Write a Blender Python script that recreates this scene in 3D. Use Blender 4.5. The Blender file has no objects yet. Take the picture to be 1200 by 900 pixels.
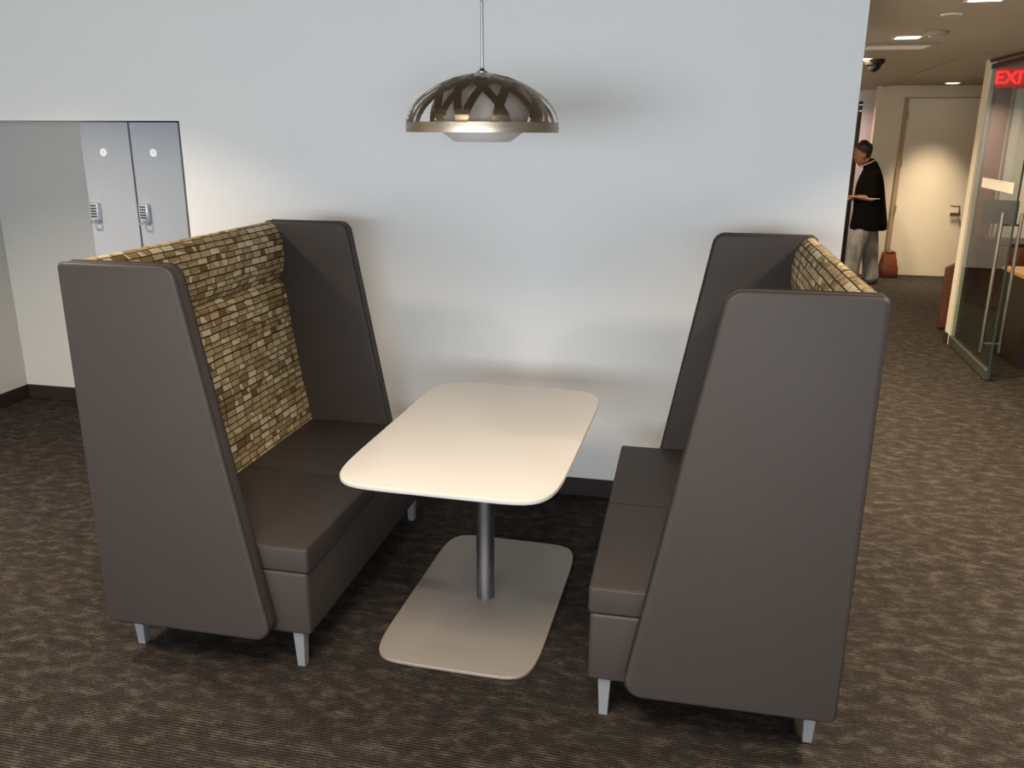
import bpy, bmesh, math, random
import numpy as np
from mathutils import Vector, Matrix
PI = math.pi
random.seed(7)
SC = bpy.context.scene
COL = SC.collection

# ------------------------------------------------------------------ colours / nodes
def lin(r, g, b):
    f = lambda c: (c/255/12.92) if c/255 <= .04045 else ((c/255+.055)/1.055)**2.4
    return (f(r), f(g), f(b), 1)

class NT:
    def __init__(s, name):
        s.m = bpy.data.materials.new(name); s.m.use_nodes = True
        s.t = s.m.node_tree; s.n = s.t.nodes; s.l = s.t.links
        s.p = s.n['Principled BSDF']; s.out = s.n['Material Output']
    def add(s, typ, **kw):
        n = s.n.new(typ)
        for k, v in kw.items(): setattr(n, k, v)
        return n
    def put(s, sock, v):
        if hasattr(v, 'links') or isinstance(v, bpy.types.NodeSocket): s.l.new(v, sock)
        else: sock.default_value = v
    def math(s, op, a, b=None, c=None):
        n = s.add('ShaderNodeMath', operation=op)
        for i, v in enumerate((a, b, c)):
            if v is not None: s.put(n.inputs[i], v)
        return n.outputs[0]
    def mix(s, f, a, b, typ='MIX'):
        n = s.add('ShaderNodeMix', data_type='RGBA', blend_type=typ)
        s.put(n.inputs[0], f); s.put(n.inputs[6], a); s.put(n.inputs[7], b)
        return n.outputs[2]
    def noise(s, vec, scale, detail=2, rough=.5, dims='3D'):
        n = s.add('ShaderNodeTexNoise', noise_dimensions=dims)
        n.inputs['Scale'].default_value = scale; n.inputs['Detail'].default_value = detail
        n.inputs['Roughness'].default_value = rough
        if vec is not None: s.l.new(vec, n.inputs['W' if dims == '1D' else 'Vector'])
        return n.outputs['Fac']
    def ramp(s, f, stops, interp='LINEAR'):
        n = s.add('ShaderNodeValToRGB'); s.put(n.inputs[0], f); r = n.color_ramp; r.interpolation = interp
        while len(r.elements) < len(stops): r.elements.new(.5)
        for e, (p, c) in zip(r.elements, stops): e.position = p; e.color = c
        return n.outputs[0]
    def obj(s): return s.add('ShaderNodeTexCoord').outputs['Object']
    def geo(s): return s.add('ShaderNodeNewGeometry').outputs['Position']
    def scale(s, vec, x, y, z):
        n = s.add('ShaderNodeMapping'); s.l.new(vec, n.inputs[0]); n.inputs['Scale'].default_value = (x, y, z); return n.outputs[0]
    def bump(s, h, strength, dist):
        n = s.add('ShaderNodeBump'); n.inputs['Strength'].default_value = strength; n.inputs['Distance'].default_value = dist
        s.l.new(h, n.inputs['Height']); s.l.new(n.outputs[0], s.p.inputs['Normal'])
    def set(s, col=None, rough=None, metal=None, **kw):
        if col is not None: s.put(s.p.inputs['Base Color'], col)
        if rough is not None: s.put(s.p.inputs['Roughness'], rough)
        if metal is not None: s.put(s.p.inputs['Metallic'], metal)
        for k, v in kw.items(): s.put(s.p.inputs[k], v)
        return s

def simple(name, col, rough=.5, metal=0, var=.06, vscale=30, bump=0):
    m = NT(name); v = m.noise(m.obj(), vscale, 3)
    c = m.mix(v, tuple(x*(1-var) for x in col[:3])+(1,), tuple(min(1, x*(1+var)) for x in col[:3])+(1,))
    m.set(c, rough, metal)
    if bump: m.bump(v, bump, .002)
    return m.m

def wall_paint(name, col):
    m = NT(name); g = m.geo()
    f = m.noise(g, 260, 2); c = m.noise(g, 1.2, 2)
    m.set(m.mix(c, tuple(x*.985 for x in col[:3])+(1,), col), .62); m.p.inputs['Specular IOR Level'].default_value = .25
    m.bump(f, .12, .001); return m.m

def mat_carpet():
    m = NT('carpet'); g = m.geo()
    w = m.noise(m.scale(g, 1, 1, 1), 5, 2)
    warp = m.add('ShaderNodeVectorMath', operation='ADD'); m.l.new(g, warp.inputs[0])
    cmb = m.add('ShaderNodeCombineXYZ'); m.l.new(m.math('MULTIPLY', w, .08), cmb.inputs[1]); m.l.new(cmb.outputs[0], warp.inputs[1])
    a = m.noise(m.scale(warp.outputs[0], 6.0, 11.5, 1), 1.9, 6, .68)
    b = m.noise(m.scale(g, 70, 150, 1), 1.5, 2, .6)
    spk = m.noise(g, 420, 1)
    wv = m.add('ShaderNodeTexWave', wave_type='BANDS', bands_direction='Y'); m.l.new(g, wv.inputs[0])
    wv.inputs['Scale'].default_value = 27; wv.inputs['Distortion'].default_value = 1.0; wv.inputs['Detail'].default_value = 2; wv.inputs['Detail Scale'].default_value = 3
    base = m.ramp(a, [(.30, lin(33, 30, 28)), (.5, lin(48, 44, 41)), (.70, lin(82, 76, 70))])
    hue = m.noise(g, 2.3, 2)
    base = m.mix(m.math('MULTIPLY', hue, .35), base, lin(50, 46, 44))
    base = m.mix(1.0, base, m.ramp(b, [(.25, (.48, .48, .48, 1)), (.75, (1.5, 1.48, 1.45, 1))]), 'MULTIPLY')
    base = m.mix(1.0, base, m.ramp(wv.outputs['Fac'], [(.0, (.42, .41, .40, 1)), (.7, (1.25, 1.25, 1.25, 1))]), 'MULTIPLY')
    base = m.mix(1.0, base, m.ramp(spk, [(.3, (.75, .75, .75, 1)), (.62, (1.05, 1.05, 1.05, 1)), (.75, (1.8, 1.75, 1.7, 1))]), 'MULTIPLY')
    m.set(base, .95); m.p.inputs['Specular IOR Level'].default_value = .08
    h = m.math('ADD', m.math('MULTIPLY', wv.outputs['Fac'], .6), b); m.bump(h, .6, .004); return m.m

def mat_vinyl(name, col):
    m = NT(name); g = m.obj()
    n = m.noise(g, 900, 2); c = m.noise(g, 3, 3); sp = m.noise(m.scale(g, 1, 1, 1), 330, 1)
    a = m.mix(c, tuple(x*.94 for x in col[:3])+(1,), tuple(x*1.06 for x in col[:3])+(1,))
    a = m.mix(1.0, a, m.ramp(sp, [(.3, (.9, .9, .9, 1)), (.7, (1.09, 1.09, 1.09, 1))]), 'MULTIPLY')
    m.set(a, .55); m.p.inputs['Specular IOR Level'].default_value = .35
    m.bump(n, .15, .001); return m.m

def mat_mosaic():
    m = NT('mosaic_fabric')
    uv = m.add('ShaderNodeUVMap', uv_map='UVMap').outputs[0]
    sp = m.add('ShaderNodeSeparateXYZ'); m.l.new(uv, sp.inputs[0]); u, v = sp.outputs[0], sp.outputs[1]
    wob = m.noise(uv, 9, 2, .5); wob2 = m.noise(m.scale(uv, 1, 3, 1), 14, 2)
    v1 = m.math('ADD', v, m.math('MULTIPLY', m.math('SUBTRACT', m.noise(v, 15, 1, .5, '1D'), .5), .018))
    v1 = m.math('ADD', v1, m.math('MULTIPLY', m.math('SUBTRACT', wob, .5), .007))
    vs = m.math('DIVIDE', v1, .0275); row = m.math('FLOOR', vs); ly = m.math('FRACT', vs)
    grp = m.math('FLOOR', m.math('DIVIDE', row, 3.0))
    wn = m.add('ShaderNodeTexWhiteNoise', noise_dimensions='1D'); m.l.new(grp, wn.inputs['W'])
    wr = m.add('ShaderNodeTexWhiteNoise', noise_dimensions='1D'); m.l.new(m.math('ADD', row, 91.3), wr.inputs['W'])
    u1 = m.math('ADD', u, m.math('MULTIPLY', wn.outputs[0], .05))
    u1 = m.math('ADD', u1, m.math('MULTIPLY', m.math('SUBTRACT', wr.outputs[0], .5), .03))
    u1 = m.math('ADD', u1, m.math('MULTIPLY', m.math('SUBTRACT', wob2, .5), .014))
    us = m.math('DIVIDE', u1, .070); colm = m.math('FLOOR', us); lx = m.math('FRACT', us)
    cv = m.add('ShaderNodeCombineXYZ'); m.l.new(colm, cv.inputs[0]); m.l.new(row, cv.inputs[1])
    w2 = m.add('ShaderNodeTexWhiteNoise', noise_dimensions='2D'); m.l.new(cv.outputs[0], w2.inputs['Vector'])
    cs = m.add('ShaderNodeSeparateColor'); m.l.new(w2.outputs['Color'], cs.inputs[0])
    ang = m.math('MULTIPLY', cs.outputs[0], 6.283)
    d = m.math('ADD', m.math('MULTIPLY', m.math('SUBTRACT', lx, .5), m.math('COSINE', ang)), m.math('MULTIPLY', m.math('SUBTRACT', ly, .5), m.math('SINE', ang)))
    d = m.math('ADD', d, m.math('MULTIPLY', m.math('SUBTRACT', cs.outputs[1], .5), .5))
    side = m.math('MULTIPLY', m.math('GREATER_THAN', d, 0.12), m.math('GREATER_THAN', cs.outputs[2], .2))
    r = m.math('FRACT', m.math('ADD', w2.outputs['Value'], m.math('MULTIPLY', side, .43)))
    tile = m.ramp(r, [(0, lin(186, 165, 126)), (.16, lin(160, 140, 104)), (.30, lin(216, 200, 166)), (.44, lin(158, 137, 100)), (.55, lin(196, 174, 134)),
                      (.68, lin(142, 121, 86)), (.76, lin(182, 162, 124)), (.84, lin(226, 212, 182)), (.96, lin(124, 98, 64))], 'CONSTANT')
    thread = m.noise(m.scale(uv, 900, 300, 1), 1, 1)
    tile = m.mix(1.0, tile, m.ramp(thread, [(.3, (.86, .86, .86, 1)), (.7, (1.1, 1.1, 1.1, 1))]), 'MULTIPLY')
    gx = m.math('MINIMUM', lx, m.math('SUBTRACT', 1.0, lx)); gy = m.math('MINIMUM', ly, m.math('SUBTRACT', 1.0, ly))
    grout = m.math('MAXIMUM', m.math('LESS_THAN', gx, .036), m.math('LESS_THAN', gy, .095))
    c = m.mix(grout, tile, lin(62, 42, 14))
    m.set(c, .8); m.p.inputs['Specular IOR Level'].default_value = .2
    m.bump(m.math('SUBTRACT', 1.0, grout), .25, .001); return m.m

def mat_brushed(name, col, rough, aniso=.7):
    m = NT(name); g = m.obj()
    n = m.noise(m.scale(g, 3, 3, 500), 1, 2)
    m.set(col, m.math('ADD', m.math('MULTIPLY', n, .12), rough-.06), 1.0); m.p.inputs['Anisotropic'].default_value = aniso
    m.bump(n, .05, .0005); return m.m

def mat_glass(name, tint, ior=1.45):
    m = NT(name); m.n.remove(m.p)
    tr = m.add('ShaderNodeBsdfTransparent'); tr.inputs[0].default_value = tint
    gl = m.add('ShaderNodeBsdfGlossy'); gl.inputs[0].default_value = (.9, .95, .93, 1); gl.inputs['Roughness'].default_value = .01
    fr = m.add('ShaderNodeFresnel'); bf = m.add('ShaderNodeNewGeometry').outputs['Backfacing']; m.l.new(m.math('SUBTRACT', ior, m.math('MULTIPLY', bf, ior-1/ior)), fr.inputs[0])
    mx = m.add('ShaderNodeMixShader'); m.l.new(fr.outputs[0], mx.inputs[0]); m.l.new(tr.outputs[0], mx.inputs[1]); m.l.new(gl.outputs[0], mx.inputs[2])
    m.l.new(mx.outputs[0], m.out.inputs[0]); return m.m

def mat_emit(name, col, strength):
    m = NT(name); m.set(col, .5); m.p.inputs['Emission Color'].default_value = col; m.p.inputs['Emission Strength'].default_value = strength; return m.m

def mat_wood(name, a, b, sx=18, sy=2, sz=18):
    m = NT(name); g = m.obj(); n = m.noise(m.scale(g, sx, sy, sz), 1.5, 4, .6)
    m.set(m.ramp(n, [(.3, a), (.7, b)]), .4); return m.m

def mat_denim():
    m = NT('pale_denim'); g = m.obj(); f = m.noise(m.scale(g, 9, 9, 3.2), 1.6, 3, .55); s = m.noise(g, 140, 2)
    c = m.ramp(f, [(.3, lin(96, 97, 97)), (.7, lin(150, 150, 147))]); c = m.mix(m.math('MULTIPLY', s, .25), c, lin(84, 86, 90))
    m.set(c, .9); m.bump(f, .5, .03); return m.m

M = dict(
    wall=wall_paint('white_wall_paint', (.82, .82, .81, 1)),
    greige=wall_paint('greige_wall', (.58, .57, .535, 1)),  # darker greige base colour on the recess and left walls
    wall_warm=wall_paint('cream_wall_paint', (.74, .68, .56, 1)),
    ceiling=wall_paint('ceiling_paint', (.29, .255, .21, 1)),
    carpet=mat_carpet(), vinyl=mat_vinyl('taupe_upholstery', lin(62, 56, 53)),
    seam=simple('dark_piping', lin(27, 24, 23), .6), mosaic=mat_mosaic(),
    legm=simple('satin_silver', lin(178, 180, 184), .38, .55, .03),
    laminate=simple('white_laminate', (.58, .557, .525, 1), .42, 0, .015, 6),
    lam_edge=simple('table_edge', (.62, .60, .56, 1), .4, 0, .02),
    silver=simple('silver_powder_coat', lin(148, 141, 134), .48, .25, .05, 500),
    column=mat_brushed('satin_column', lin(165, 166, 172), .38, .2),
    nickel=mat_brushed('brushed_nickel', lin(160, 146, 128), .30, .75),
    acrylic=simple('white_acrylic', (.62, .61, .6, 1), .45, 0, .02),
    liner=simple('satin_liner', lin(178, 168, 156), .75, 0, .04),
    base=simple('dark_vinyl_base', lin(40, 32, 28), .5, 0, .1),
    locker=simple('grey_locker_laminate', lin(160, 166, 175), .5, 0, .02, 200),
    lockgap=simple('dark_locker_body', lin(44, 48, 56), .7),
    disc=simple('white_disc', (.9, .92, .94, 1), .4, 0, .01),
    ink=simple('grey_ink', lin(165, 170, 174), .6),
    chrome=simple('chrome', lin(205, 212, 220), .25, .9, .02), keyblack=simple('dark_keys', lin(40, 50, 70), .4),
    black=simple('black_plastic', lin(18, 16, 15), .35), doorpaint=wall_paint('cream_door_paint', (.80, .74, .62, 1)),
    jamb=simple('taupe_jamb', lin(168, 148, 118), .5), darkmetal=simple('dark_metal', lin(52, 48, 44), .4, .6),
    steel=simple('brushed_steel', lin(150, 142, 130), .3, .95), glass=mat_glass('green_tinted_glass', (.80, .86, .82, 1)),
    railgreen=simple('grey_green_rail', lin(62, 66, 58), .3, 0), glassedge=simple('glass_edge', lin(52, 66, 60), .2), frost=simple('white_frosted_film', (.78, .74, .66, 1), .7),
    redsign=mat_emit('red_letters', (1, .015, .03, 1), 2.2), redface=mat_emit('red_sign_face', (.8, .01, .02, 1), .35),
    lamp_on=mat_emit('lit_diffuser', (1, .93, .82, 1), 9), white=simple('white_plastic', (.75, .73, .7, 1), .5),
    wood=mat_wood('red_brown_wood', lin(92, 48, 26), lin(140, 82, 46), 18, 18, 1.5), oak=mat_wood('orange_oak', lin(186, 128, 62), lin(214, 160, 88)),
    darkwood=mat_wood('dark_wood', lin(34, 22, 16), lin(52, 34, 24)), grey_trim=simple('grey_trim', lin(140, 132, 120), .5),
    leather=simple('brown_leather', lin(84, 42, 24), .45, 0, .25, 9, .4), screen=simple('teal_screen', lin(38, 58, 58), .25),
    skin=simple('brown_skin', lin(120, 76, 54), .5), hair=simple('black_hair', lin(16, 13, 12), .7, 0, .3, 120, .5), shirt=simple('black_polo_cotton', lin(13, 10, 9), .95, 0, .2, 14, .4),
    trimwhite=simple('white_cotton_trim', lin(190, 184, 176), .8), denim=mat_denim(), shoe=simple('dark_shoe', lin(30, 26, 24), .5), paper=simple('white_paper', (.8, .8, .78, 1), .7),
)

M['shirt'].node_tree.nodes['Principled BSDF'].inputs['Specular IOR Level'].default_value = .05
M['bag'] = simple('tan_bag_leather', lin(112, 56, 30), .45, 0, .25, 9, .4)

# ------------------------------------------------------------------ mesh helpers
def link(name, me, parent=None):
    o = bpy.data.objects.new(name, me); COL.objects.link(o)
    if parent is not None: o.parent = parent
    return o

def finish(name, bm, mat, parent=None, loc=(0, 0, 0), angle=35, smooth=True):
    bmesh.ops.remove_doubles(bm, verts=bm.verts, dist=1e-6)
    bmesh.ops.recalc_face_normals(bm, faces=bm.faces)
    for f in bm.faces: f.smooth = smooth
    for e in bm.edges:
        if len(e.link_faces) != 2 or e.calc_face_angle(0) > math.radians(angle): e.smooth = False
    me = bpy.data.meshes.new(name); bm.to_mesh(me); bm.free()
    for mt in (mat if isinstance(mat, (list, tuple)) else [mat]): me.materials.append(mt)
    o = link(name, me, parent); o.location = loc; return o

def box(bm, x0, x1, y0, y1, z0, z1, bev=0, seg=2, mi=0):
    vs = [bm.verts.new((x, y, z)) for x in (x0, x1) for y in (y0, y1) for z in (z0, z1)]
    q = [(0, 1, 3, 2), (4, 6, 7, 5), (0, 4, 5, 1), (2, 3, 7, 6), (0, 2, 6, 4), (1, 5, 7, 3)]
    fs = [bm.faces.new([vs[i] for i in f]) for f in q]
    for f in fs: f.material_index = mi
    if bev:
        es = list({e for f in fs for e in f.edges})
        bmesh.ops.bevel(bm, geom=es, offset=bev, segments=seg, profile=.6, affect='EDGES')
    return bm

def B(x0, x1, y0, y1, z0, z1, bev=0, seg=2): return box(bmesh.new(), x0, x1, y0, y1, z0, z1, bev, seg)

def lathe(bm, prof, n=48, cx=0, cy=0, close=False):
    rings = []
    for r, z in prof:
        if r < 1e-6: rings.append([bm.verts.new((cx, cy, z))])
        else: rings.append([bm.verts.new((cx+r*math.cos(2*PI*i/n), cy+r*math.sin(2*PI*i/n), z)) for i in range(n)])
    for a, b in zip(rings, rings[1:]):
        for i in range(n):
            j = (i+1) % n
            if len(a) == 1 and len(b) == 1: continue
            if len(a) == 1: bm.faces.new((a[0], b[j], b[i]))
            elif len(b) == 1: bm.faces.new((a[i], a[j], b[0]))
            else: bm.faces.new((a[i], a[j], b[j], b[i]))
    return bm

def tube(bm, pts, r, n=8, closed=False, caps=True):
    pts = [Vector(p) for p in pts]; rings = []
    L = len(pts); up0 = None
    for i, p in enumerate(pts):
        a = pts[(i-1) % L] if (closed or i > 0) else p
        b = pts[(i+1) % L] if (closed or i < L-1) else p
        t = (b-a).normalized()
        if up0 is None: up0 = t.orthogonal().normalized()
        up0 = (up0 - t*up0.dot(t)).normalized(); sd = t.cross(up0)
        rr = r[i] if isinstance(r, (list, tuple)) else r
        rings.append([bm.verts.new(p+(up0*math.cos(2*PI*k/n)+sd*math.sin(2*PI*k/n))*rr) for k in range(n)])
    m = L if closed else L-1
    for i in range(m):
        a, b = rings[i], rings[(i+1) % L]
        for k in range(n): bm.faces.new((a[k], a[(k+1) % n], b[(k+1) % n], b[k]))
    if caps and not closed: bm.faces.new(rings[0][::-1]); bm.faces.new(rings[-1])
    return bm

def fillet(poly, rads, seg=6):
    out = []; n = len(poly)
    for i in range(n):
        p = Vector(poly[i]); a = Vector(poly[i-1]); b = Vector(poly[(i+1) % n]); r = rads[i]
        if r <= 0: out.append(tuple(p)); continue
        da, db = (a-p).normalized(), (b-p).normalized(); ang = da.angle(db)
        d = r/math.tan(ang/2); bis = (da+db).normalized(); c = p+bis*(r/math.sin(ang/2))
        s, e = p+da*d-c, p+db*d-c
        a0 = math.atan2(s.y, s.x); a1 = math.atan2(e.y, e.x); dl = (a1-a0+PI) % (2*PI)-PI
        for k in range(seg+1): t = a0+dl*k/seg; out.append((c.x+r*math.cos(t), c.y+r*math.sin(t)))
    return out

def inset2(poly, d):
    n = len(poly); area = sum(poly[i-1][0]*poly[i][1]-poly[i][0]*poly[i-1][1] for i in range(n)); sg = 1 if area > 0 else -1
    out = []
    for i in range(n):
        a, b = Vector(poly[i-1]), Vector(poly[(i+1) % n]); t = (b-a).normalized(); out.append((poly[i][0]-t.y*d*sg, poly[i][1]+t.x*d*sg))
    return out

def slab(bm, poly, put, lo, hi, bl=0, bh=0, seg=4):
    """extruded outline with rounded rims; put(a, b, h) gives the 3-D point"""
    st = []
    for k in range(seg+1):
        t = PI/2*k/seg
        if bl: st.append((bl*(1-math.sin(t)), lo+bl*(1-math.cos(t))))
        else: st.append((0, lo)); break
    for k in range(seg+1):
        t = PI/2*k/seg
        if bh: st.append((bh*(1-math.cos(t)), hi-bh*(1-math.sin(t))))
        else: st.append((0, hi)); break
    rings = []
    for d, h in st:
        q = inset2(poly, d) if d > 1e-7 else poly
        rings.append([bm.verts.new(put(a, b, h)) for a, b in q])
    n = len(poly)
    for a, b in zip(rings, rings[1:]):
        for i in range(n): bm.faces.new((a[i], a[(i+1) % n], b[(i+1) % n], b[i]))
    bm.faces.new(rings[0][::-1]); bm.faces.new(rings[-1]); return bm

# ------------------------------------------------------------------ things
def thing(name, label, cat, loc=(0, 0, 0), rz=0, group=None):
    o = bpy.data.objects.new(name, None); COL.objects.link(o); o.empty_display_size = .1
    o.location = loc; o.rotation_euler = (0, 0, rz); return tag(o, label, cat, group)
def tag(o, label, cat, group=None):
    o['label'] = label; o['category'] = cat
    if group: o['group'] = group
    return o
def struct(name, bm, mat, parent=None, angle=35):
    o = finish(name, bm, mat, parent, angle=angle)
    if parent is None: o['kind'] = 'structure'
    return o
def copy_tree(o, parent=None):
    c = o.copy(); COL.objects.link(c)
    if parent is not None: c.parent = parent
    for ch in list(o.children): copy_tree(ch, c)
    return c

# ================================================================== ROOM
HC = 2.47      # corridor ceiling
MC = 2.78      # ceiling over the booths
LX, RX, YR = -4.24, 5.8, -8.0
struct('floor', B(LX-.2, RX+.2, YR-.2, 9.8, -.12, 0), M['carpet'])
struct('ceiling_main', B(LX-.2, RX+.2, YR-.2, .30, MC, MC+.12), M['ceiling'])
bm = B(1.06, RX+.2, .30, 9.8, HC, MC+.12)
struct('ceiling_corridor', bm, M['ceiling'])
# wall behind the booths, with the header over the locker recess
bm = bmesh.new(); box(bm, -2.268, 1.075, 0, .30, 0, MC); box(bm, LX, -2.268, 0, .30, 1.908, MC)
struct('wall_back', bm, M['wall'])
struct('wall_corridor', B(.85, 1.075, .30, 6.4, 0, MC), M['wall'])
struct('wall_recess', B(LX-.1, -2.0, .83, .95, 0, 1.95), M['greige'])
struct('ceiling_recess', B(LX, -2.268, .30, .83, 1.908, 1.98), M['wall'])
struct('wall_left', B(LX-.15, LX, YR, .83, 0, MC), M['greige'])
struct('wall_right', B(RX, RX+.15, YR, 9.6, 0, MC), M['wall'])
bm = bmesh.new()
box(bm, LX, RX, YR-.15, YR, 0, .75); box(bm, LX, RX, YR-.15, YR, 2.62, MC); box(bm, LX, -4.0, YR-.15, YR, .75, 2.62); box(bm, 3.4, RX, YR-.15, YR, .75, 2.62)
struct('wall_rear', bm, M['wall'])
bm = bmesh.new()
for i in range(6):
    x = -4.0+7.36*i/5; box(bm, x, x+.05, YR-.12, YR-.04, .75, 2.62)
box(bm, -4, 3.4, YR-.12, YR-.04, .75, .81); box(bm, -4, 3.4, YR-.12, YR-.04, 2.56, 2.62)
struct('window_1', bm, M['darkmetal'])
# baseboards
def base_profile(bm, x0, x1, y, s=-1): box(bm, x0, x1, min(y, y+s*.012), max(y, y+s*.012), 0, .1, .003, 1)
bm = bmesh.new(); base_profile(bm, -2.268, 1.075, 0); struct('baseboard_back', bm, M['base'])
bm = bmesh.new(); base_profile(bm, LX, -2.90, .83); struct('baseboard_recess', bm, M['base'])
struct('baseboard_left', B(LX, LX+.012, YR, .83, 0, .1, .003, 1), M['base'])
struct('baseboard_corridor', B(1.075, 1.087, -.012, 6.4, 0, .1, .003, 1), M['base'])
# far end of the corridor
bm = bmesh.new(); box(bm, 2.62, 2.955, 8.3, 8.45, 0, HC); box(bm, 2.955, 3.885, 8.3, 8.45, 2.325, HC); box(bm, 3.885, RX, 8.3, 8.45, 0, HC)
struct('wall_far', bm, M['wall_warm'])
struct('wall_end', B(.85, 2.95, 9.45, 9.6, 0, HC), M['wall'])
struct('wall_alcove', B(.85, 1.0, 6.4, 9.45, 0, HC), M['wall'])
bm = bmesh.new(); box(bm, 2.955, 3.008, 8.275, 8.40, 0, 2.325, .004, 1); box(bm, 2.955, 3.885, 8.29, 8.40, 2.313, 2.325); box(bm, 3.872, 3.885, 8.29, 8.40, 0, 2.325)
struct('trim_door', bm, M['jamb'])
d1 = struct('door_1', B(3.012, 3.868, 8.292, 8.335, .008, 2.309, .003, 1), M['doorpaint'])
bm = bmesh.new(); box(bm, 3.70, 3.83, 8.283, 8.292, .83, .865, .003, 1)
tube(bm, [(3.80, 8.285, .85), (3.80, 8.235, .86), (3.79, 8.225, .95), (3.68, 8.225, .955)], .011, 8); struct('door_handle', bm, M['steel'], d1)
for z in (.90, 1.50, 2.1):
    bm = bmesh.new(); tube(bm, [(3.010, 8.270, z-.05), (3.010, 8.270, z+.05)], .010, 10); struct('hinge', bm, M['jamb'], d1)
# dark metal frame post against the end wall
p = tag(finish('metal_post', B(2.500, 2.555, 8.95, 9.02, 0, 2.30, .004, 1), M['darkmetal']), 'tall dark metal post behind the standing person, beside the wall edge', 'post')
for z in (2.16, 2.24):
    bm = B(2.505, 2.560, 8.94, 8.95, z, z+.022, .002, 1); finish('hinge_plate', bm, M['chrome'], p)
# faint joint in the corridor ceiling
bm = bmesh.new()
a, b = Vector((2.40, 3.0, HC)), Vector((2.68, 8.3, HC)); sd = Vector((.02, 0, 0))
vs = [bm.verts.new(q+Vector((0, 0, dz))) for q in (a-sd, a+sd, b+sd, b-sd) for dz in (0, -.014)]
for q in ((1, 3, 5, 7), (0, 1, 3, 2), (2, 3, 5, 4), (4, 5, 7, 6), (6, 7, 1, 0), (0, 2, 4, 6)): bm.faces.new([vs[i] for i in q])
struct('trim_ceiling', bm, M['ceiling'])

# office behind the glass
bm = bmesh.new()
def quadwall(bm, a, b, th, z0, z1):
    a, b = Vector(a), Vector(b); t = (b-a).normalized(); n = Vector((t.y, -t.x))*th
    v = [bm.verts.new((q.x, q.y, z)) for q in (a, b, b-n, a-n) for z in (z0, z1)]
    for q in ((0, 2, 3, 1), (2, 4, 5, 3), (4, 6, 7, 5), (6, 0, 1, 7), (0, 6, 4, 2), (1, 3, 5, 7)): bm.faces.new([v[i] for i in q])
box(bm, 2.748, 2.80, 4.14, 4.265, 0, HC); quadwall(bm, (2.80, 4.20), (3.50, 6.6), .03, 0, HC); struct('wall_office', bm, M['wall_warm'])
bm = bmesh.new(); box(bm, 2.738, 2.748, 4.14, 4.268, 0, .1, .003, 1); struct('baseboard_office', bm, M['base'])
struct('wall_office_back', B(3.45, RX, 6.6, 6.75, 0, HC), M['wall_warm'])
struct('reflection_post', B(3.72, 3.81, 6.52, 6.6, 0, HC, .004, 1), M['white'])  # white post modelled in place of a reflection in the glass
tag(finish('wood_column', B(3.495, 3.655, 6.45, 6.6, 0, HC, .006, 2), M['wood']), 'red-brown wooden column on the far office wall, seen through the glass door', 'column')
struct('trim_glass', B(2.742, 2.768, 1.4, 4.14, 2.446, HC), M['darkmetal'])
# board standing at the wall end
bm = bmesh.new(); pts = [(0, .03), (.12, .03), (.12, .68), (0, .62)]
slab(bm, pts, lambda a, b, h: (2.816+a-.03*0, h, b), 4.76, 4.82, .004, .004, 2); 
t = thing('wood_panel', 'red-brown panel standing on the carpet just past the glass door wall', 'panel', (2.816, 4.79, 0))
o = finish('board', bm, M['leather'], t); o.matrix_parent_inverse = Matrix.Translation((-2.816, -4.79, 0))
bm = bmesh.new(); box(bm, 2.824, 2.93, 4.77, 4.81, 0, .03); o = finish('plinth', bm, M['darkwood'], t); o.matrix_parent_inverse = Matrix.Translation((-2.816, -4.79, 0))

# glass door with pull handle
g0, g1 = Vector((2.767, 4.12)), Vector((2.722, 2.88)); gd = (g1-g0).normalized(); ga = math.atan2(gd.y, gd.x); GL = (g1-g0).length
gt = thing('glass_door', 'clear glass door with a long steel pull handle at the corridor side', 'door', (g0.x, g0.y, 0), ga)
finish('glass_pane', B(0, GL, -.006, .006, .09, 2.425), M['glass'], gt)
finish('bottom_rail', B(0, GL, -.018, .018, .008, .09, .003, 1), M['railgreen'], gt)
finish('top_rail', B(0, GL, -.014, .014, 2.392, 2.43, .003, 1), M['darkmetal'], gt)
finish('glass_edge', B(GL, GL+.006, -.007, .007, .09, 2.425), M['glassedge'], gt)
finish('frosted_band', B(.24, 1.12, -.0075, -.006, 1.435, 1.515), M['frost'], gt)
for s in (-1, 1):
    bm = bmesh.new(); tube(bm, [(GL-.06, s*.065, .22), (GL-.06, s*.065, 1.30)], .013, 12); h = finish('pull_handle', bm, M['steel'], gt)
    for z in (.29, 1.21):
        bm = bmesh.new(); tube(bm, [(GL-.06, s*.006, z), (GL-.06, s*.065, z)], .009, 10); finish('standoff', bm, M['steel'], h)

# desk, monitor, credenza
t = thing('desk', 'wooden desk with an orange oak top and dark front beyond the glass door', 'desk', (3.47, 3.7, 0))
finish('desk_top', B(-.42, .9, -.38, .30, .73, .76, .004, 1), M['oak'], t)
finish('front_panel', B(-.40, .88, -.36, -.33, .0, .73, .003, 1), M['darkwood'], t)
finish('side_panel', B(-.40, -.37, -.33, .28, 0, .73, .003, 1), M['darkwood'], t)
finish('side_panel', B(.85, .88, -.33, .28, 0, .73, .003, 1), M['darkwood'], t)
tag(finish('paper_notice', B(3.085, 3.22, 3.335, 3.339, .585, .665), M['paper']), 'small white paper notice on the dark front of the desk', 'notice')
t = thing('credenza', 'low brown credenza against the office wall behind the glass door', 'cabinet', (3.98, 6.15, 0))
finish('body', B(-.40, .8, -.27, .27, .06, .72, .004, 1), M['wood'], t); finish('top', B(-.42, .82, -.29, .29, .72, .75, .004, 1), M['darkwood'], t); finish('plinth', B(-.38, .78, -.24, .25, 0, .06), M['black'], t)
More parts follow.
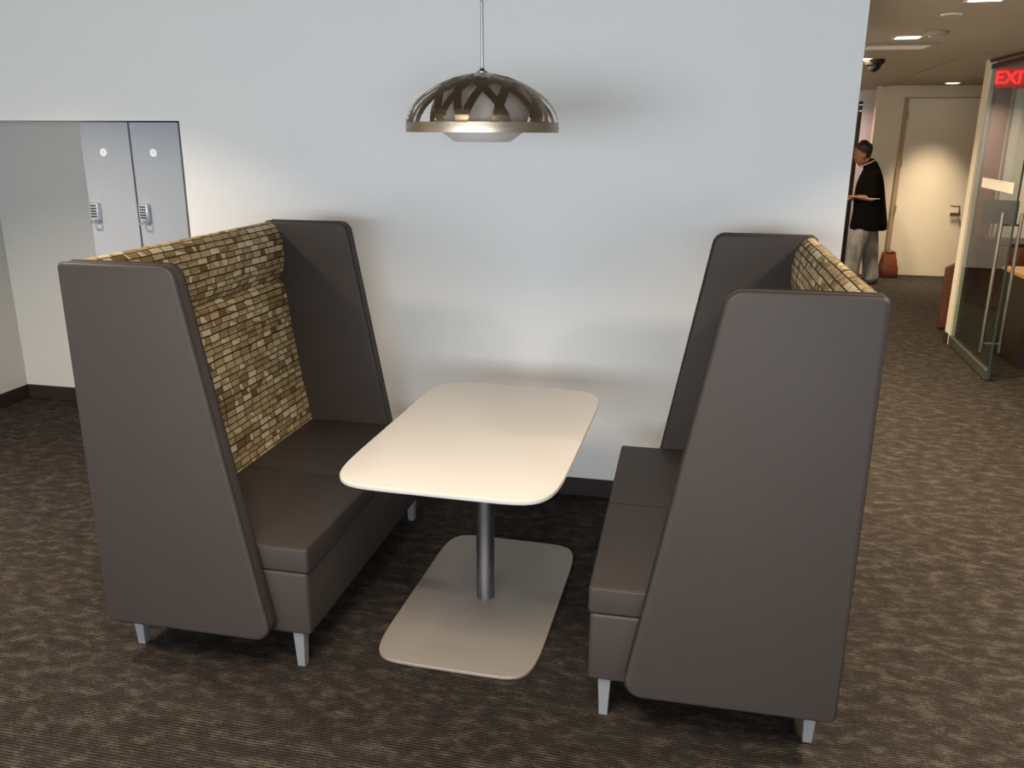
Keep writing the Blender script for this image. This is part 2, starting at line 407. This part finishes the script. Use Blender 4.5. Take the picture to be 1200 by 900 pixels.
for i in range(3):
    d = finish('door', B(-.39+.396*i, -.39+.396*i+.39, -.288, -.27, .08, .70, .003, 1), M['wood'], t); finish('knob', lathe(bmesh.new(), [(0, .40), (.012, .405), (.012, .42), (0, .425)], 12, -.06+.396*i, -.296), M['steel'], d)
t = thing('monitor', 'teal-dark computer monitor seen tilted through the glass door', 'monitor', (3.60, 6.02, .75), math.radians(-32))
bm = bmesh.new(); slab(bm, fillet([(-.17, .19), (.17, .19), (.17, .44), (-.17, .44)], [.012]*4, 4), lambda a, b, h: (a, h, b), -.016, .016, .004, .004, 2); finish('housing', bm, M['black'], t)
finish('screen', B(-.158, .158, -.0185, -.0155, .203, .428), M['screen'], t)
bm = bmesh.new(); tube(bm, [(0, .02, .01), (0, .03, .12), (0, .022, .26)], .018, 10); finish('stand', bm, M['black'], t); finish('foot', B(-.09, .09, -.06, .09, 0, .012, .004, 2), M['black'], t)

# exit sign
def text_mesh(txt, size, depth):
    c = bpy.data.curves.new('t', 'FONT'); c.body = txt; c.size = size; c.extrude = depth; c.align_x = 'CENTER'; c.align_y = 'CENTER'; c.offset = .004 if size > .1 else 0
    o = bpy.data.objects.new('t', c); COL.objects.link(o); bpy.context.view_layer.update()
    me = bpy.data.meshes.new_from_object(o.evaluated_get(bpy.context.evaluated_depsgraph_get())); bpy.data.objects.remove(o); return me
t = thing('exit_sign', 'glowing red EXIT sign hanging from the ceiling behind the glass door', 'exit sign', (3.12, 4.72, HC))
finish('sign_panel', B(-.145, .145, -.006, .006, -.205, -.03, .003, 1), M['redface'], t)
me = text_mesh('EXIT', .155, .004); me.materials.append(M['redsign']); o = link('lettering', me, t); o.location = (0, -.010, -.117); o.rotation_euler = (PI/2, 0, 0)
finish('mount', B(-.15, .15, -.03, .03, -.03, 0, .004, 1), M['steel'], t)

# ceiling fittings
def downlight(x, y, z, label, s=.14, group='square recessed downlights'):
    t = thing('ceiling_light', label, 'ceiling light', (x, y, z), 0, group)
    bm = bmesh.new(); h = s/2
    for a in ((-h-.014, h+.014, -h-.014, -h), (-h-.014, h+.014, h, h+.014), (-h-.014, -h, -h, h), (h, h+.014, -h, h)): box(bm, *a, -.006, 0)
    finish('frame', bm, M['white'], t); finish('diffuser', B(-h, h, -h, h, -.004, 0), M['lamp_on'], t); return t
def spot(x, y, z, w, size, spread, col):
    l = bpy.data.lights.new('downlight_or_fill', 'AREA'); l.energy = w; l.size = size; l.spread = math.radians(spread); l.color = col
    o = bpy.data.objects.new('downlight_or_fill', l); COL.objects.link(o); o.location = (x, y, z-.012)
WARM = (1, .78, .52); WARM2 = (1, .83, .64)
hall = [(1.68, 2.20, 'square ceiling downlight lit in front of the ceiling vent', 58), (1.67, .50, 'square ceiling downlight at the top edge of the photo', 62),
        (3.36, 7.72, 'small square downlight before the far cream door', 18), (1.68, 3.93, 'downlight half hidden by the white wall, beside the camera dome', 30)]
for x, y, lb, w in hall:
    downlight(x, y, HC, lb); spot(x, y, HC, w, .2 if y > 7 else .13, 72 if y > 7 else 124, WARM)
t = thing('ceiling_vent', 'rectangular pale ceiling vent behind the downlight, near the camera dome', 'vent', (1.73, 2.82, HC))
bm = bmesh.new()
for a in ((-.24, .24, -.20, -.17), (-.24, .24, .17, .20), (-.24, -.21, -.17, .17), (.21, .24, -.17, .17)): box(bm, *a, -.014, 0, .002, 1)
finish('frame', bm, M['grey_trim'], t)
for i in range(6): finish('slat', B(-.21, .21, -.16+.058*i, -.125+.058*i, -.010, -.004), M['white'], t)
t = thing('security_camera', 'black dome security camera hanging from the corridor ceiling', 'camera', (1.80, 4.0, HC))
finish('mount', lathe(bmesh.new(), [(0, 0), (.085, 0), (.085, -.02), (.07, -.045), (0, -.045)], 28), M['darkmetal'], t)
finish('dome', lathe(bmesh.new(), [(.058, -.04)]+[(.058*math.cos(k*PI/16), -.045-.06*math.sin(k*PI/16)) for k in range(9)], 28), M['black'], t)
t = thing('smoke_detector', 'round smoke detector on the dark ceiling right of the downlight', 'smoke detector', (1.78, 1.88, HC))
finish('body', lathe(bmesh.new(), [(0, 0), (.07, 0), (.07, -.012), (.06, -.026), (.035, -.034), (0, -.034)], 28), M['grey_trim'], t); finish('indicator', lathe(bmesh.new(), [(0, -.030), (.008, -.031), (.006, -.037), (0, -.038)], 10, -.045, -.035), M['white'], t)
t = thing('ceiling_sprinkler', 'flat pale sprinkler cover disc on the ceiling above the smoke detector', 'sprinkler', (1.66, 1.08, HC))
finish('plate', lathe(bmesh.new(), [(0, .004), (.042, .004), (.042, -.005), (0, -.007)], 24), M['grey_trim'], t); finish('rim', lathe(bmesh.new(), [(.040, 0), (.052, 0), (.050, -.004), (.042, -.004)], 24), M['white'], t)

# ================================================================== LOCKERS
def locker(x0, x1, label, digit):
    t = thing('locker', label, 'locker', ((x0+x1)/2, 0, 0), 0, 'grey lockers in the wall recess'); w = (x1-x0)/2
    finish('body', B(-w, w, .022, .62, .02, 1.903), M['lockgap'], t)
    finish('plinth', B(-w, w, .03, .6, 0, .02), M['base'], t)
    d = finish('door', B(-w+.003, w-.003, 0, .020, 0.03, 1.900, .002, 1), M['locker'], t)
    lx = -w+.048
    k = finish('keypad_lock', B(lx-.026, lx+.026, -.030, 0, 1.385, 1.478, .004, 2), M['chrome'], t)
    for i in range(5): finish('key_row', B(lx-.018, lx+.018, -.0325, -.030, 1.400+.0145*i, 1.4085+.0145*i, .001, 1), M['keyblack'], k)
    bm = bmesh.new(); tube(bm, [(lx-.022, -.028, 1.378), (lx-.016, -.045, 1.372), (lx+.016, -.045, 1.372), (lx+.022, -.028, 1.378)], .005, 8); finish('thumb_bar', bm, M['chrome'], k)
    bm = lathe(bmesh.new(), [(0, 0), (.021, 0), (.0205, .003), (0, .003)], 28); bm.transform(Matrix.Translation((-.015, 0, 1.745)) @ Matrix.Rotation(PI/2, 4, 'X')); c = finish('number_disc', bm, M['disc'], t)
    me = text_mesh(digit, .016, .0004); me.materials.append(M['ink']); o = link('numeral', me, c); o.location = (-.015, -.0034, 1.745); o.rotation_euler = (PI/2, 0, 0)
locker(-2.876, -2.575, 'grey locker door at the open recess, left of the pair', '8')
locker(-2.571, -2.277, 'grey locker door next to the white wall edge, right of the pair', '9')

# ================================================================== BOOTHS
H, Z0, UT, UF, W, T = 1.453, .146, .411, .645, 1.44, .07
ZS, US, ZC = .483, .765, .387
def make_booth(label):
    r = thing('booth_sofa', label, 'booth seat', (0, 0, 0), 0, 'facing high-back booth seats')
    out = fillet([(0, Z0), (UF, Z0), (UT, H), (0, H)], [.02, .055, .05, .022], 8)
    for s in (-1, 1):
        bm = bmesh.new(); lo, hi = (s*W/2, s*(W/2-T)) if s < 0 else (W/2-T, W/2)
        slab(bm, out, lambda a, b, h: (a, h, b), lo, hi, .011, .011, 4)
        p = finish('side_panel', bm, M['vinyl'], r, angle=50)
        bm = bmesh.new()
        for v in (lo+.011, hi-.011): tube(bm, [(a, v, b) for a, b in inset2(out, .0004)], .0031, 6, closed=True)
        finish('piping', bm, M['seam'], p)
    # patterned backrest: profile (u, z) swept along the width
    def smooth(pts, n=6):
        o = []
        for i in range(len(pts)-1):
            p0, p1, p2, p3 = pts[max(i-1, 0)], pts[i], pts[i+1], pts[min(i+2, len(pts)-1)]
            for k in range(n):
                t = k/n; o.append(tuple(.5*((2*p1[j])+(-p0[j]+p2[j])*t+(2*p0[j]-5*p1[j]+4*p2[j]-p3[j])*t*t+(-p0[j]+3*p1[j]-3*p2[j]+p3[j])*t**3) for j in (0, 1)))
        return o+[pts[-1]]
    head = smooth([(.0, Z0+.02), (-.001, .8), (-.001, 1.15), (-.001, 1.32), (-.001, 1.395), (.003, 1.434), (.022, 1.449), (.045, 1.444), (.070, 1.420), (.088, 1.375), (.095, 1.31), (.088, 1.235), (.064, 1.186)])
    low = smooth([(.060, 1.178), (.082, 1.155), (.093, 1.115), (.103, 1.03), (.122, .87), (.15, .68), (.187, .47)])
    prof = head+low; nb = len(prof); wv = [-W/2+T+.001+(W-2*T-.002)*i/16 for i in range(17)]
    bm = bmesh.new(); uvl = bm.loops.layers.uv.new('UVMap'); arc = [0]
    for a, b in zip(prof, prof[1:]): arc.append(arc[-1]+math.hypot(b[0]-a[0], b[1]-a[1]))
    g = [[bm.verts.new((u, v, z)) for v in wv] for u, z in prof]
    for i in range(nb-1):
        for j in range(16):
            f = bm.faces.new((g[i][j], g[i][j+1], g[i+1][j+1], g[i+1][j]))
            for l, (a, b) in zip(f.loops, ((i, j), (i, j+1), (i+1, j+1), (i+1, j))): l[uvl].uv = (wv[b]+1, arc[a])
    for j in (0, 16): bm.faces.new([g[i][j] for i in range(nb)])
    bm.faces.new(g[0]+g[-1][::-1])
    finish('backrest', bm, M['mosaic'], r, angle=60)
    # seat cushions and base
    for s in (-1, 1):
        bm = bmesh.new(); a, b = (-(W/2-T)+.001, -.001) if s < 0 else (.001, W/2-T-.001)
        slab(bm, fillet([(.12, a), (US, a), (US, b), (.12, b)], [.004, .014, .014, .004], 4), lambda p, q, h: (p, q, h), ZC+.003, ZS, .008, .010, 4)
        c = finish('seat_cushion', bm, M['vinyl'], r, angle=50)
        bm = bmesh.new(); tube(bm, [(.19, a+.004, ZS-.004), (US-.012, a+.004, ZS-.004), (US-.004, a+.012, ZS-.004), (US-.004, b-.012, ZS-.004), (US-.012, b-.004, ZS-.004), (.19, b-.004, ZS-.004)], .0020, 6); finish('piping', bm, M['seam'], c)
    bm = bmesh.new(); a = W/2-T-.001; slab(bm, fillet([(.005, -a), (US-.006, -a), (US-.006, a), (.005, a)], [.004, .016, .016, .004], 4), lambda p, q, h: (p, q, h), Z0, ZC, .010, .010, 4)
    finish('seat_base', bm, M['vinyl'], r, angle=50)
    for u in (.055, .705):
        for v in (-.615, .615):
            bm = bmesh.new(); h0, h1 = .015, .021
            lo = [bm.verts.new((u+a*h0, v+b*h0, 0)) for a, b in ((-1, -1), (1, -1), (1, 1), (-1, 1))]; hi = [bm.verts.new((u+a*h1, v+b*h1, Z0+.004)) for a, b in ((-1, -1), (1, -1), (1, 1), (-1, 1))]
            for i in range(4): bm.faces.new((lo[i], lo[(i+1) % 4], hi[(i+1) % 4], hi[i]))
            bm.faces.new(lo[::-1]); bm.faces.new(hi); bmesh.ops.bevel(bm, geom=list(bm.edges), offset=.002, segments=1, affect='EDGES')
            finish('leg', bm, M['legm'], r)
    return r
b0 = make_booth('high-back taupe booth seat on the left, beside the lockers')
b0.location = (-1.5867, -1.1028, 0); b0.rotation_euler = (0, 0, .0017)
b1 = copy_tree(b0); b1.location = (.9133, -1.1218, 0); b1.rotation_euler = (0, 0, PI+.0105)
b1['label'] = 'high-back taupe booth seat on the right, nearest the corridor'

# ================================================================== TABLE
def superell(a, b, n, k=96):
    o = []
    for i in range(k):
        t = 2*PI*i/k; c, s = math.cos(t), math.sin(t); o.append((a*math.copysign(abs(c)**(2/n), c), b*math.copysign(abs(s)**(2/n), s)))
    # even spacing
    P = [Vector(q) for q in o]+[Vector(o[0])]; L = [0]
    for q, w in zip(P, P[1:]): L.append(L[-1]+(w-q).length)
    res = []; j = 0
    for i in range(k*2):
        d = L[-1]*i/(k*2)
        while L[j+1] < d: j += 1
        f = (d-L[j])/(L[j+1]-L[j]); q = P[j].lerp(P[j+1], f); res.append((q.x, q.y))
    return res
t = thing('table', 'white rounded table on a silver pedestal between the two booths', 'table', (-.345, -1.124, 0), -.022)
put = lambda a, b, h: (a, b, h)
finish('table_top', slab(bmesh.new(), superell(.388, .622, 7.5, 160), put, .722, .740, .005, .0025, 3), M['laminate'], t, angle=40)
finish('base_plate', slab(bmesh.new(), superell(.307, .520, 7.5, 160), put, 0, .010, 0, .003, 3), M['silver'], t, angle=40)
finish('column', lathe(bmesh.new(), [(0, .009), (.037, .009), (.037, .71), (0, .71)], 48), M['column'], t)
finish('mounting_plate', slab(bmesh.new(), fillet([(-.2, -.3), (.2, -.3), (.2, .3), (-.2, .3)], [.03]*4), put, .708, .7225, .002, 0, 2), M['silver'], t)

# ================================================================== PENDANT
PZ = 1.858
t = thing('pendant_lamp', 'brushed nickel dome pendant lamp with cut-out arches over the table', 'pendant lamp', (-.355, -1.10, PZ))
prof = [(.272, 0), (.2718, .015), (.271, .036), (.266, .055), (.258, .074), (.246, .092), (.230, .110), (.210, .127), (.186, .144), (.160, .159), (.130, .173), (.098, .185), (.062, .194), (.030, .199), (.018, .200)]
pr = np.array(prof); ar = np.concatenate([[0], np.cumsum(np.hypot(*np.diff(pr, axis=0).T))]); NS, NA = 84, 480
sv = np.linspace(0, ar[-1], NS+1); rr = np.interp(sv, ar, pr[:, 0]); zz = np.interp(sv, ar, pr[:, 1])
sBand = np.interp(.037, pr[:3, 1], ar[:3]); sTop = ar[-1]-.045
arch = []
rnd = random.Random(4)
for k in range(15):
    th0 = 2*PI*k/15+rnd.uniform(-.12, .12)+.15; dl = rnd.choice((.95, 1.25, 1.6)); tm = rnd.choice((.72, .95, 1.08))
    for i in range(90):
        f = i/89; s = sBand+(sTop-sBand)*min(1.02, tm*math.sin(PI*f)**.75); th = th0+dl*f
        r_ = np.interp(s, ar, pr[:, 0]); z_ = np.interp(s, ar, pr[:, 1]); arch.append((r_*math.cos(th), r_*math.sin(th), z_))
arch = np.array(arch)
bm = bmesh.new(); tha = [2*PI*i/NA for i in range(NA)]
gv = [[bm.verts.new((rr[s]*math.cos(a), rr[s]*math.sin(a), zz[s])) for a in tha] for s in range(NS+1)]
for s in range(NS):
    sm = (sv[s]+sv[s+1])/2; r_ = (rr[s]+rr[s+1])/2; z_ = (zz[s]+zz[s+1])/2
    c = np.array([(r_*math.cos(a+PI/NA), r_*math.sin(a+PI/NA), z_) for a in tha])
    if sBand < sm < sTop: d = np.min(((c[:, None, :]-arch[None])**2).sum(2), axis=1)**.5
    else: d = np.zeros(NA)
    for i in range(NA):
        if d[i] < .0145: j = (i+1) % NA; bm.faces.new((gv[s][i], gv[s][j], gv[s+1][j], gv[s+1][i]))
for v in [v for v in bm.verts if not v.link_faces]: bm.verts.remove(v)
sh = finish('shade', bm, M['nickel'], t, angle=60); md = sh.modifiers.new('thickness', 'SOLIDIFY'); md.thickness = .0016; md.offset = -1
finish('inner_reflector', lathe(bmesh.new(), [(.150, .004), (.166, .06), (.160, .10), (.135, .135), (.09, .162), (.02, .185)], 64), M['liner'], t)
finish('diffuser', lathe(bmesh.new(), [(0, -.032), (.098, -.032), (.104, -.029), (.147, .002), (.149, .006), (.144, .008), (.10, -.02), (0, -.024)], 64), M['acrylic'], t)
finish('cap', lathe(bmesh.new(), [(0, .196), (.020, .198), (.020, .204), (.010, .208), (.007, .216), (0, .217)], 28), M['nickel'], t)
bm = bmesh.new(); tube(bm, [(0, 0, .20), (0, 0, .43)], .0055, 10); tube(bm, [(0, 0, .43), (0, 0, .442)], [.0055, .002], 10); finish('stem', bm, M['legm'], t)
bm = bmesh.new(); tube(bm, [(0, 0, .435), (0, 0, MC-PZ-.02)], .0016, 8); finish('cable', bm, M['legm'], t)
finish('ceiling_canopy', lathe(bmesh.new(), [(0, MC-PZ), (.06, MC-PZ), (.058, MC-PZ-.02), (.01, MC-PZ-.028), (0, MC-PZ-.028)], 32), M['nickel'], t)
# outlet low on the wall behind the table
t = thing('wall_outlet', 'small white wall plate just above the far left table corner', 'outlet', (-.86, 0, .46))
finish('cover_plate', B(-.036, .036, -.006, 0, -.058, .058, .003, 2), M['white'], t)
for z in (-.024, .024): finish('socket', B(-.017, .017, -.008, -.005, z-.014, z+.014, .002, 2), M['acrylic'], t)

# ================================================================== BAG
t = thing('tote_bag', 'brown leather tote bag on the carpet beside the standing person', 'bag', (2.985, 8.10, 0))
bm = bmesh.new(); rings = []
for z, a, b in ((0, .115, .075), (.02, .124, .082), (.12, .120, .078), (.24, .096, .056), (.325, .084, .034), (.345, .080, .026)):
    rings.append([bm.verts.new((q[0]-.018*z/.34+.012*math.sin(9*q[1]*10+z*20)*(z > .05), q[1], z)) for q in superell(a, b, 4, 20)])
for a, b in zip(rings, rings[1:]):
    for i in range(40): bm.faces.new((a[i], a[(i+1) % 40], b[(i+1) % 40], b[i]))
bm.faces.new(rings[0][::-1]); bm.faces.new(rings[-1]); finish('body', bm, M['bag'], t, angle=60)
for s in (-1, 1):
    bm = bmesh.new(); tube(bm, [(-.065, s*.03, .325), (-.055, s*.034, .36), (-.015, s*.04, .368), (.03, s*.034, .355), (.042, s*.03, .325)], .006, 8); finish('handle', bm, M['bag'], t)

# ================================================================== PERSON
def loft(bm, pts, n=20, k0=.5, k1=.5):
    """pts: (x, y, z, half-width along y, half-depth); closed rounded ends"""
    P = [Vector(p[:3]) for p in pts]; rings = []
    seq = []
    for i, p in enumerate(pts):
        t = (P[min(i+1, len(P)-1)]-P[max(i-1, 0)]).normalized(); seq.append((P[i], t, p[3], p[4]))
    f, l = seq[0], seq[-1]
    seq = [(f[0]-f[1]*f[3]*k0, f[1], f[2]*(.55 if k0 > .1 else .93), f[3]*(.55 if k0 > .1 else .93))] + seq + [(l[0]+l[1]*l[3]*k1, l[1], l[2]*.55, l[3]*.55)]
    for p, t, a, b in seq:
        ya = Vector((0, 1, 0)); ya = (ya-t*ya.dot(t)); ya = ya.normalized() if ya.length > .1 else t.orthogonal().normalized(); d = t.cross(ya)
        rings.append([bm.verts.new(p+ya*math.cos(2*PI*k/n)*a+d*math.sin(2*PI*k/n)*b) for k in range(n)])
    for a, b in zip(rings, rings[1:]):
        for k in range(n): bm.faces.new((a[k], a[(k+1) % n], b[(k+1) % n], b[k]))
    bm.faces.new(rings[0][::-1]); bm.faces.new(rings[-1])
def fused(name, bm, mat, parent, vox, smooth=4):
    o = finish(name, bm, mat, None, angle=180)
    r = o.modifiers.new('r', 'REMESH'); r.mode = 'VOXEL'; r.voxel_size = vox; r.use_smooth_shade = True
    s = o.modifiers.new('s', 'SMOOTH'); s.iterations = smooth; s.factor = .5
    bpy.context.view_layer.update(); me = bpy.data.meshes.new_from_object(o.evaluated_get(bpy.context.evaluated_depsgraph_get()))
    me.materials.clear(); me.materials.append(mat)
    bpy.data.objects.remove(o); return link(name, me, parent)
PX, PY = 2.52, 7.40
per = thing('person', 'person in black polo and pale jeans standing bent over at the corridor end', 'person', (PX, PY, 0))
L = lambda x, y, z, a, b: (x-PX, y-PY, z, a, b)
sides = (-1, 1)
legs = {-1: [(2.51, 7.31, .88), (2.40, 7.30, .48), (2.36, 7.30, .09)], 1: [(2.555, 7.49, .88), (2.605, 7.49, .48), (2.645, 7.49, .09)]}
arms = {-1: [(2.50, 7.225, 1.40), (2.515, 7.19, 1.10), (2.345, 7.24, 1.112)], 1: [(2.48, 7.575, 1.40), (2.48, 7.61, 1.10), (2.32, 7.55, 1.07)]}
bm = bmesh.new()
loft(bm, [L(2.55, PY, .82, .15, .10), L(2.545, PY, .95, .165, .115), L(2.52, PY, 1.12, .15, .11), L(2.515, PY, 1.28, .17, .12), L(2.495, PY, 1.42, .18, .10), L(2.47, PY, 1.48, .09, .07)])
loft(bm, [L(2.475, PY, 1.46, .062, .062), L(2.425, PY, 1.53, .056, .058), L(2.395, PY, 1.59, .055, .06)])
loft(bm, [L(2.375, PY, 1.50, .045, .05), L(2.366, PY, 1.54, .060, .072), L(2.36, PY, 1.60, .072, .088), L(2.358, PY, 1.66, .075, .097), L(2.36, PY, 1.71, .066, .085), L(2.362, PY, 1.738, .04, .05)])
loft(bm, [L(2.285, PY, 1.610, .008, .008), L(2.268, PY, 1.575, .015, .014), L(2.285, PY, 1.562, .014, .010)], 10)      # nose
loft(bm, [L(2.300, PY, 1.532, .022, .010), L(2.287, PY, 1.530, .020, .008)], 10)                                       # lips
for s in sides:
    loft(bm, [L(2.372, PY+s*.074, 1.575, .008, .014), L(2.378, PY+s*.080, 1.60, .008, .020), L(2.378, PY+s*.080, 1.625, .008, .018)], 10)  # ear
    a, k, f = legs[s]
    loft(bm, [L(*a, .082, .09), L(*(Vector(a).lerp(Vector(k), .5)), .072, .078), L(*k, .054, .06), L(*(Vector(k).lerp(Vector(f), .35)), .052, .058), L(*f, .036, .04)])
    loft(bm, [L(f[0]+.05, f[1], .05, .032, .035), L(f[0]-.06, f[1], .045, .04, .032), L(f[0]-.17, f[1], .035, .035, .02)], 14)
    sh_, el, wr = arms[s]
    loft(bm, [L(*sh_, .05, .055), L(*(Vector(sh_).lerp(Vector(el), .5)), .045, .048), L(*el, .038, .040)], 14)
    loft(bm, [L(*el, .038, .040), L(*(Vector(el).lerp(Vector(wr), .4)), .036, .038), L(*wr, .024, .027)], 14)
    wr = Vector(wr); dr = (wr-Vector(el)).normalized()
    loft(bm, [L(*wr, .024, .022), L(*(wr+dr*.05), .038, .016), L(*(wr+dr*.095), .040, .014)], 14)                     # palm
    for i, ln in enumerate((.068, .078, .073, .056)):
        q = wr+dr*.092+Vector((0, (-.030+.020*i), 0)); a1 = q+dr*ln*.45+Vector((0, 0, -.006)); a2 = q+dr*ln*.75+Vector((0, 0, -.022)); a3 = q+dr*ln*.85+Vector((0, 0, -.038))
        loft(bm, [L(*q, .0085, .0085), L(*a1, .0082, .0082), L(*a2, .0075, .0075), L(*a3, .0065, .0065)], 10)
    q = wr+dr*.035+Vector((0, -s*.034, 0)); loft(bm, [L(*q, .011, .011), L(*(q+dr*.030+Vector((0, -s*.022, -.006))), .010, .010), L(*(q+dr*.058+Vector((0, -s*.026, -.016))), .008, .008)], 10)
fused('body', bm, M['skin'], per, .0065, 3)
# hair
bm = bmesh.new()
loft(bm, [L(2.405, PY, 1.58, .060, .056), L(2.394, PY, 1.64, .083, .086), L(2.376, PY, 1.69, .089, .104), L(2.368, PY, 1.735, .080, .096), L(2.368, PY, 1.765, .048, .058)])
fused('hair', bm, M['hair'], per, .012, 3)
# polo shirt with collar and sleeve trim
bm = bmesh.new()
loft(bm, [L(2.535, PY, .712, .21, .225), L(2.535, PY, .78, .212, .22), L(2.525, PY, .95, .205, .195), L(2.505, PY, 1.10, .205, .185), L(2.495, PY, 1.25, .215, .165), L(2.495, PY, 1.36, .21, .135), L(2.49, PY, 1.44, .175, .100), L(2.465, PY, 1.50, .105, .085), L(2.44, PY, 1.53, .074, .068)], 28, .05)
for s in sides:
    a, e, w = arms[s]; a, e = Vector(a), Vector(e)
    loft(bm, [L(*a, .075, .08), L(*a.lerp(e, .5), .072, .08), L(*(a.lerp(e, .9)), .068, .082)], 18)
shirt = fused('polo_shirt', bm, M['shirt'], per, .016, 3)
bm = bmesh.new(); tube(bm, [(2.432-PX+.068*math.cos(2*PI*i/24), .074*math.sin(2*PI*i/24), 1.528+.034*math.cos(2*PI*i/24)) for i in range(24)], .014, 8, closed=True); finish('collar', bm, M['shirt'], shirt)
bm = bmesh.new(); tube(bm, [(2.434-PX+.082*math.cos(2*PI*i/24), .088*math.sin(2*PI*i/24), 1.519+.038*math.cos(2*PI*i/24)) for i in range(24)], .005, 6, closed=True); o = finish('collar_trim', bm, M['trimwhite'], shirt); o['label'] = 'white collar piping'
for s in sides:
    a, e, w = arms[s]; c = Vector(a).lerp(Vector(e), .98)
    bm = bmesh.new(); tube(bm, [(c.x-PX+.075*math.cos(2*PI*i/20), c.y-PY+.062*math.sin(2*PI*i/20), c.z-.004) for i in range(20)], .0055, 6, closed=True); o = finish('sleeve_trim', bm, M['trimwhite'], shirt); o['label'] = 'white sleeve edge'
# jeans
bm = bmesh.new()
loft(bm, [L(2.545, PY, .74, .17, .145), L(2.545, PY, .85, .175, .14), L(2.545, PY, .93, .17, .13)], 24)
for s in sides:
    a, k, f = legs[s]
    loft(bm, [L(a[0]+.02, a[1], .86, .10, .11), L(*(Vector(a).lerp(Vector(k), .5)), .094, .098), L(*k, .088, .105), L(*(Vector(k).lerp(Vector(f), .5)), .080, .098), L(f[0]+.01, f[1], .06, .078, .10)], 20)
fused('jeans', bm, M['denim'], per, .013, 3)
for s in sides:
    f = legs[s][2]
    bm = bmesh.new(); loft(bm, [L(f[0]+.075, f[1], .05, .036, .045), L(f[0]-.03, f[1], .052, .044, .046), L(f[0]-.13, f[1], .042, .046, .036), L(f[0]-.20, f[1], .034, .034, .026)], 16)
    for v in bm.verts: v.co.z = max(v.co.z, 0)
    finish('shoe', bm, M['shoe'], per, angle=60)

# ================================================================== LIGHT
ml = [(-2.9, -1.5, 56, .25), (2.2, -1.5, 76, .25), (-.35, -3.2, 70, 1.2), (-3.4, -2.7, 34, .5), (2.4, -4.4, 24, .6)]
for x, y, w, sz in ml:
    spot(x, y, MC, w, sz, 132 if sz > .3 else 122, WARM2)
def area(name, loc, rot, sx, sy, w, col):
    l = bpy.data.lights.new(name, 'AREA'); l.shape = 'RECTANGLE'; l.size = sx; l.size_y = sy; l.energy = w; l.color = col
    o = bpy.data.objects.new(name, l); COL.objects.link(o); o.location = loc; o.rotation_euler = rot
area('window_daylight', (-.3, YR-.2, 1.5), (PI/2, 0, PI*0), 7.3, 1.6, 385, (.845, .92, 1))
spot(3.75, 5.5, HC, 22, .3, 150, WARM); spot(1.85, 6.2, HC, 42, .14, 128, WARM); spot(2.0, 8.9, HC, 18, .14, 150, (1, .62, .5))  # lamps added without fittings to brighten the office, far wall and pinkish end wall
wd = bpy.data.worlds.new('World'); SC.world = wd; wd.use_nodes = True
wd.node_tree.nodes['Background'].inputs[0].default_value = (.7, .85, 1, 1); wd.node_tree.nodes['Background'].inputs[1].default_value = .5

# ================================================================== CAMERA
cam = bpy.data.cameras.new('camera'); cam.sensor_width = 36; cam.lens = 29.7413; cam.clip_end = 100
co = bpy.data.objects.new('camera', cam); COL.objects.link(co); SC.camera = co
R = Matrix(((.97724650, -.06508331, .20187482), (.21204778, .27733290, -.93708168), (.00500185, .95856697, .28482338)))
co.matrix_world = Matrix.Translation((.416574, -4.158690, 1.857888)) @ R.to_4x4()
vs = SC.view_settings; vs.view_transform = 'Standard'; vs.look = 'None'; vs.gamma = 1; vs.exposure = .07; vs.use_curve_mapping = False
